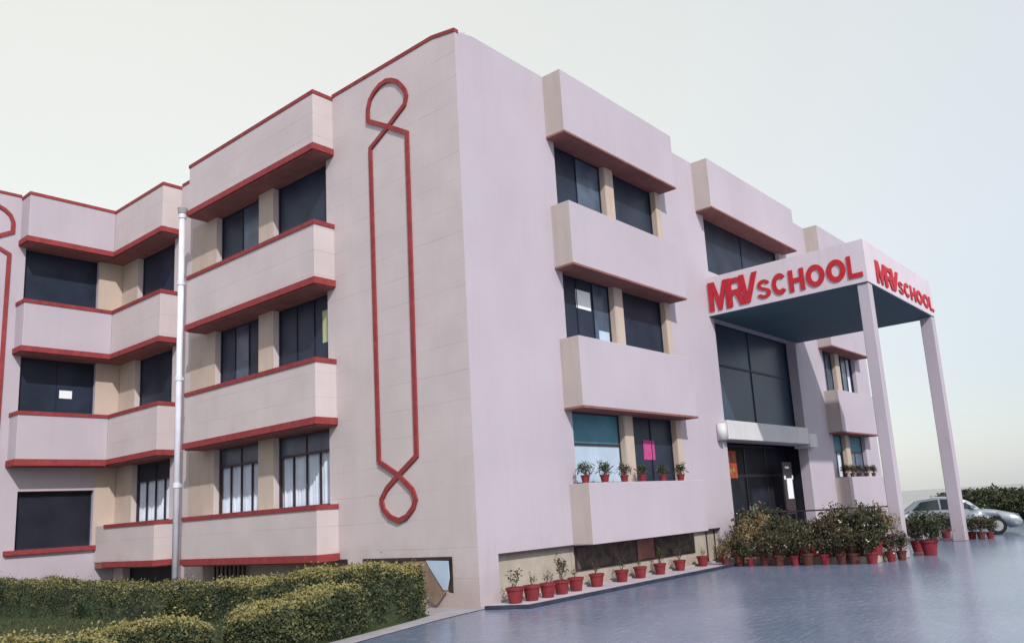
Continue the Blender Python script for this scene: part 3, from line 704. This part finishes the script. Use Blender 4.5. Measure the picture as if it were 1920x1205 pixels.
PR = {
 'twig': potted('potted_plant', '', .17, .285, .42, .13, 60, .06, [.5, .5], [LB, LG], 1, 5),
 'twig2': potted('potted_plant', '', .17, .285, .30, .10, 25, .05, [.6, .4], [LB, LM], 2, 4),
 'tree': potted('potted_plant', '', .17, .285, .55, .20, 160, .06, [.6, .4], [LB, LG], 3, 7),
 'leafy': potted('potted_plant', '', .15, .26, .62, .30, 1000, .07, [.42, .42, .13, .03], [LG, LB, LM, LW], 4, 12),
 'brown': potted('potted_plant', '', .15, .26, .66, .30, 1000, .065, [.6, .32, .08], [LB, LG, LT], 5, 12, .5, M_potd),
 'dry': potted('potted_plant', '', .15, .26, .68, .28, 760, .08, [.3, .6, .1], [LB, LT, LY], 6, 14, .3, M_potd),
 'flower': potted('potted_plant', '', .17, .32, .55, .25, 480, .08, [.45, .45, .04, .06], [LG, LB, LW, LR], 7, 12),
 'spiky': potted('potted_plant', '', .12, .20, .36, .22, 150, .16, [.55, .45], [LG, LM], 8, 14, .16),
 'bush': potted('potted_plant', '', .24, .42, .85, .45, 1400, .085, [.65, .2, .15], [LG, LB, LM], 9, 20),
}
used = set()
def put(kind, x, y, z, sc, label, group, rz=None):
    rz = random.uniform(0, 6.28) if rz is None else rz
    if kind not in used:
        used.add(kind); o = PR[kind]; o.location = (x, y, z); o.rotation_euler.z = rz; o.scale = (sc,)*3; o['label'] = label; o['group'] = group
        return o
    return dup(PR[kind], (x, y, z), rz, sc, label, group)
ORD = ['first', 'second', 'third', 'fourth', 'fifth', 'sixth', 'seventh', 'eighth', 'ninth', 'tenth', 'eleventh', 'twelfth', 'thirteenth', 'fourteenth']
def px_ground(px, py, z):
    x = (px-1040.31)/1523.573; y = -(py-672.55)/1523.573
    d = X*x+Y*y+f; o = cam.matrix_world.translation; k_ = (z-o.z)/d.z
    return o+d*k_
ledge = [(967, 1134, 'twig', 1.12), (998, 1129, 'twig2', 1.1), (1028, 1123, 'twig2', 1.05), (1054, 1117, 'tree', 1.05), (1081, 1111, 'twig2', 1.05), (1120, 1103, 'twig2', 1.05), (1167, 1094, 'twig', 1.0),
         (1201, 1087, 'twig2', 1.0), (1234, 1080, 'tree', .98), (1263, 1073, 'twig', .98), (1298, 1065, 'twig2', 1.0), (1326, 1058, 'tree', .95), (1349, 1052, 'twig', .95)]
desc = {'twig': 'thin upright twigs', 'twig2': 'sparse short stalks', 'tree': 'a small bushy stem'}
for i, (px, py, kd, sc) in enumerate(ledge):
    g = px_ground(px, py-4, .05); y = min(g.y, -.24)
    put(kd, g.x, max(y, -.80), .05, sc, f'{ORD[i]} red flowerpot from the building corner on the pale ledge, {desc[kd]}', 'red flowerpots lined up on the wall ledge')
for i, x in enumerate((3.36, 4.15, 5.0, 5.85, 6.85, 7.8)):
    put('spiky', x, -.36, ZS1, (.95, 1.0, .9, .9, .85, .95)[i], f'{ORD[i]} small red pot from the left on the near ground floor window sill', 'small pots on the near window sill')
for i, x in enumerate((20.9, 21.7, 22.6, 23.5, 24.4)):
    put('brown', x, -.34, ZS1, .62, f'{ORD[i]} brownish potted plant from the left on the window sill beyond the portico', 'plants on the far window sill')
# massed plants by the entrance, three rows stepping back to the doorway
rows = [(9.25, 0.0, ['dry', 'brown', 'leafy', 'brown', 'brown', 'leafy', 'brown', 'flower', 'brown', 'brown', 'leafy'], 1.0, 'front'),
        (9.95, 0.18, ['dry', 'dry', 'flower', 'leafy', 'brown', 'leafy', 'flower', 'brown', 'leafy', 'brown', 'leafy'], 1.12, 'middle'),
        (10.75, 0.34, ['leafy', 'dry', 'flower', 'brown', 'leafy', 'brown', 'brown', 'leafy', 'flower', 'leafy', 'dry'], 1.24, 'back')]
for rx, rz_, kinds, sc, nm in rows:
    x1 = 0
    if rz_:
        st = box('plant_stand', rx-.28, rx+.28, -4.85+.1*rz_, -.55, 0, rz_, M_base, None, .01)
        tag(st, f'low concrete step under the {nm} row of entrance plants', 'step')
    for i, kd in enumerate(kinds):
        y = -.72-i*.40+random.uniform(-.05, .05); x = rx+random.uniform(-.07, .07)+(.028*i*i*.35 if rz_ == 0 else 0)*.4
        put(kd, x, y, rz_, sc*random.uniform(.78, 1.18), f'{ORD[i]} plant from the wall in the {nm} row massed left of the portico', 'potted plants massed beside the portico')
# around the columns
for i, (px, py, kd, sc, lb) in enumerate([
    (1745, 1040, 'bush', 1.0, 'bushy plant in a large red pot just right of the near column'),
    (1722, 1034, 'leafy', 1.25, 'dark leafy plant tucked against the near column, left of the large pot'),
    (1775, 1008, 'bush', .75, 'dark bush in a small red pot left of the far column'),
    (1750, 1006, 'leafy', 1.2, 'dark leafy plant between the two portico columns'),
    (1824, 1010, 'leafy', .95, 'leafy plant in the leftmost of three red pots right of the far column'),
    (1841, 1010, 'brown', .95, 'brownish plant in the middle of three red pots right of the far column'),
    (1858, 1009, 'leafy', .85, 'leafy plant in the rightmost of three red pots right of the far column'),
    (1692, 1049, 'brown', .9, 'small reddish potted plant at the foot of the near column'),
    (1672, 1052, 'flower', .8, 'flowering pot at the end of the massed plants, left of the near column'),
    ]):
    g = px_ground(px, py, 0); put(kd, g.x, g.y, 0.002, sc, lb, 'potted plants round the portico columns')
# entrance steps plants
for i, (x, y, kd) in enumerate([(11.6, -.6, 'bush'), (12.5, -.8, 'bush'), (13.6, -.7, 'flower'), (14.8, -.6, 'leafy'), (18.7, -.5, 'dry'), (19.5, -.6, 'flower'), (20.2, -.9, 'dry'), (22.0, -1.0, 'leafy')]):
    put(kd, x, y, .0, 1.25, f'{ORD[i]} potted plant from the left along the wall behind the portico', 'potted plants along the entrance wall')

# railing in front of the doorway
rl = empty('hand_rail', (11.7, -.9, 0), 'low dark rail above the plants beside the entrance', 'railing')
bm = bmesh.new(); cyl(bm, (0, 0, 1.38), (0, -3.9, 1.38), .022, .022, 8); fin('rail', bm, M_frame, rl)
for y in (0, -1.3, -2.6, -3.9):
    bm = bmesh.new(); cyl(bm, (0, y, 0), (0, y, 1.38), .018, .018, 8); fin('post', bm, M_frame, rl)

# ------------------------------------------------------------------ car
M_carp = mat('silver_car_paint', (.27, .30, .34), .3, .5, metal=.4, coat=.5)
M_cglass = mat('car_window_glass', (.02, .03, .035), .1, .6)
M_tyre = mat('tyre_rubber', (.02, .02, .02), .85, .2); M_rim = mat('wheel_rim', (.45, .46, .48), .35, .5, metal=.7)
def car(loc, rz):
    root = empty('parked_car', loc, 'silver saloon car parked behind the portico columns', 'car', None, rz)
    # side profile (x forward); half-width varies with height -> lofted slices across the car
    def loft(name, prof_out, m, ws, insets, parent):
        bm = bmesh.new(); rws = []
        for y, ins in zip(ws, insets):
            cx0 = sum(p[0] for p in prof_out)/len(prof_out); zc = .6
            rws.append([bm.verts.new((cx0+(p[0]-cx0)*(1-ins), y, zc+(p[1]-zc)*(1-ins*1.3) if p[1] > zc else p[1]+ins*.3)) for p in prof_out])
        for a_, b_ in zip(rws, rws[1:]):
            for i in range(len(a_)): bm.faces.new([a_[i], a_[(i+1) % len(a_)], b_[(i+1) % len(a_)], b_[i]])
        bm.faces.new(rws[0]); bm.faces.new(rws[-1][::-1])
        bmesh.ops.triangulate(bm, faces=[fc for fc in bm.faces if len(fc.verts) > 4])
        return fin(name, bm, m, parent, 0, True)
    def arch(cx_, r_=.36, n=9): return [(cx_+r_*math.cos(a_), .30+r_*math.sin(a_)) for a_ in np.linspace(math.pi, 0, n)]
    body = [(-2.2, .35), (-2.25, .62), (-2.2, .88), (-1.95, .97), (-1.55, .99), (.85, .95), (1.5, .86), (1.95, .74), (2.2, .60), (2.28, .45), (2.2, .25)]
    lowr = arch(1.42)[::-1]+arch(-1.38)[::-1]
    prof = body+[(1.85, .22)]+[(x, z) for x, z in lowr[:9]]+[(1.0, .20), (-.95, .20)]+[(x, z) for x, z in lowr[9:]]+[(-1.8, .25)]
    w = .86
    loft('body', prof, M_carp, [-w, -w+.08, -w+.25, 0, w-.25, w-.08, w], [.035, .006, 0, 0, 0, .006, .035], root)
    cab = [(-1.75, .95), (-1.15, 1.38), (-.5, 1.46), (.15, 1.43), (.55, 1.27), (1.08, .95)]
    bm = bmesh.new(); rws = []
    for y, zsc in ((-.80, .0), (-.78, .05), (-.58, .97), (-.45, 1.), (.45, 1.), (.58, .97), (.78, .05), (.80, 0)):
        rws.append([bm.verts.new((x, y, .93+(z-.93)*zsc if zsc < .5 else z*zsc if zsc == 1 else .93+(z-.93)*zsc)) for x, z in cab])
    for a_, b_ in zip(rws, rws[1:]):
        for i in range(len(a_)-1): bm.faces.new([a_[i], a_[i+1], b_[i+1], b_[i]])
    fin('cabin', bm, M_carp, root, 0, False)
    for sg in (-1, 1):
        for nm, pts in (('side_window', [(-1.35, 1.0), (-1.02, 1.30), (-.42, 1.37), (-.40, 1.0)]), ('side_window', [(-.33, 1.0), (-.35, 1.37), (.12, 1.34), (.45, 1.20), (.82, 1.0)])):
            bm = bmesh.new()
            def yy(z): return sg*(.80-.20*(z-.95)/.43+.012)
            a_ = [bm.verts.new((x, yy(z), z)) for x, z in pts]; b_ = [bm.verts.new((x, yy(z)-sg*.03, z)) for x, z in pts]
            bm.faces.new(a_); bm.faces.new(b_[::-1])
            for i in range(4): bm.faces.new([a_[i], a_[(i+1) % 4], b_[(i+1) % 4], b_[i]])
            fin(nm, bm, M_cglass, root)
        for cx_ in (1.42, -1.38):
            whl = link('wheel', None, None, root) if False else None
            bm = bmesh.new(); cyl(bm, (cx_, sg*.64, .31), (cx_, sg*.85, .31), .31, .31, 22); t_ = fin('wheel', bm, M_tyre, root, .02, False)
            bm = bmesh.new(); cyl(bm, (cx_, sg*.84, .31), (cx_, sg*.862, .31), .20, .19, 18); fin('rim', bm, M_rim, t_)
        bm = bmesh.new(); add_box(bm, 2.02, 2.2, sg*.5-.14, sg*.5+.14, .58, .70); fin('headlight', bm, M_tint, root, .03)
        bm = bmesh.new(); add_box(bm, .62, .80, sg*.86-.08, sg*.86+.08, .98, 1.10); fin('wing_mirror', bm, M_carp, root, .02)
    for pts in ([(.56, 1.245), (1.03, .965)], [(-1.68, .985), (-1.19, 1.34)]):
        bm = bmesh.new(); (xa, za), (xb, zb) = pts
        dd = .02 if xa > 0 else -.02
        lo, hi = ((xb, zb), (xa, za)) if xa > 0 else ((xa, za), (xb, zb))
        q = [bm.verts.new(p) for p in ((lo[0]+dd, -.70, lo[1]), (lo[0]+dd, .70, lo[1]), (hi[0]+dd, .56, hi[1]), (hi[0]+dd, -.56, hi[1]))]
        bm.faces.new(q); bmesh.ops.solidify(bm, geom=list(bm.faces), thickness=.02)
        fin('windscreen', bm, M_cglass, root)
    return root
cp = px_ground(1795, 1000, 0)
car((21.6, -3.9, 0), RAD(-74))

# ------------------------------------------------------------------ distant shrubs at the right
def shrub(name, x, y, rx_, ry_, h_, n, seed, label):
    rng = np.random.default_rng(seed); root = empty(name, (x, y, 0), label, 'shrub', 'shrubs behind the parked car')
    d = rng.normal(size=(n, 3)); d /= np.linalg.norm(d, axis=1)[:, None]
    k_ = rng.uniform(.55, 1, n)**.5
    lump = np.array([1+.28*MN.noise(Vector(v_*2.2)+Vector((seed, 0, 0)))+.2*MN.noise(Vector(v_*5)+Vector((seed, 3, 0))) for v_ in d])
    C = d*(k_*lump)[:, None]*np.array([rx_, ry_, h_/2])+np.array([0, 0, h_/2]); C[:, 2] = np.maximum(C[:, 2], .03)
    me = leaf_mesh('foliage', C, .16, rng.choice(3, n, p=[.6, .28, .12]), rng=rng)
    link('foliage', me, [LG, LM, LB], root)
    fin('stem', stems_mesh([(rng.normal()*.5, rng.normal()*.5, h_*.6) for _ in range(7)], (0, 0, 0), .03, rng), M_twig, root)
g0 = Vector((34.0, -8.6, 0))
for i in range(8):
    t = i/7
    x = 30+t*9; y = -8.8+t*9.0
    shrub('shrub', x+random.uniform(-.4, .4), y, 1.6, 1.5, 1.85-.45*t+random.uniform(-.15, .15), 3600, 40+i, f'{ORD[i]} dark green shrub from the right in the row behind the car')
for k_ in [k_ for k_ in PR if k_ not in used]:
    for ch in [o for o in bpy.data.objects if o.parent == PR[k_]]: bpy.data.objects.remove(ch)
    bpy.data.objects.remove(PR[k_])
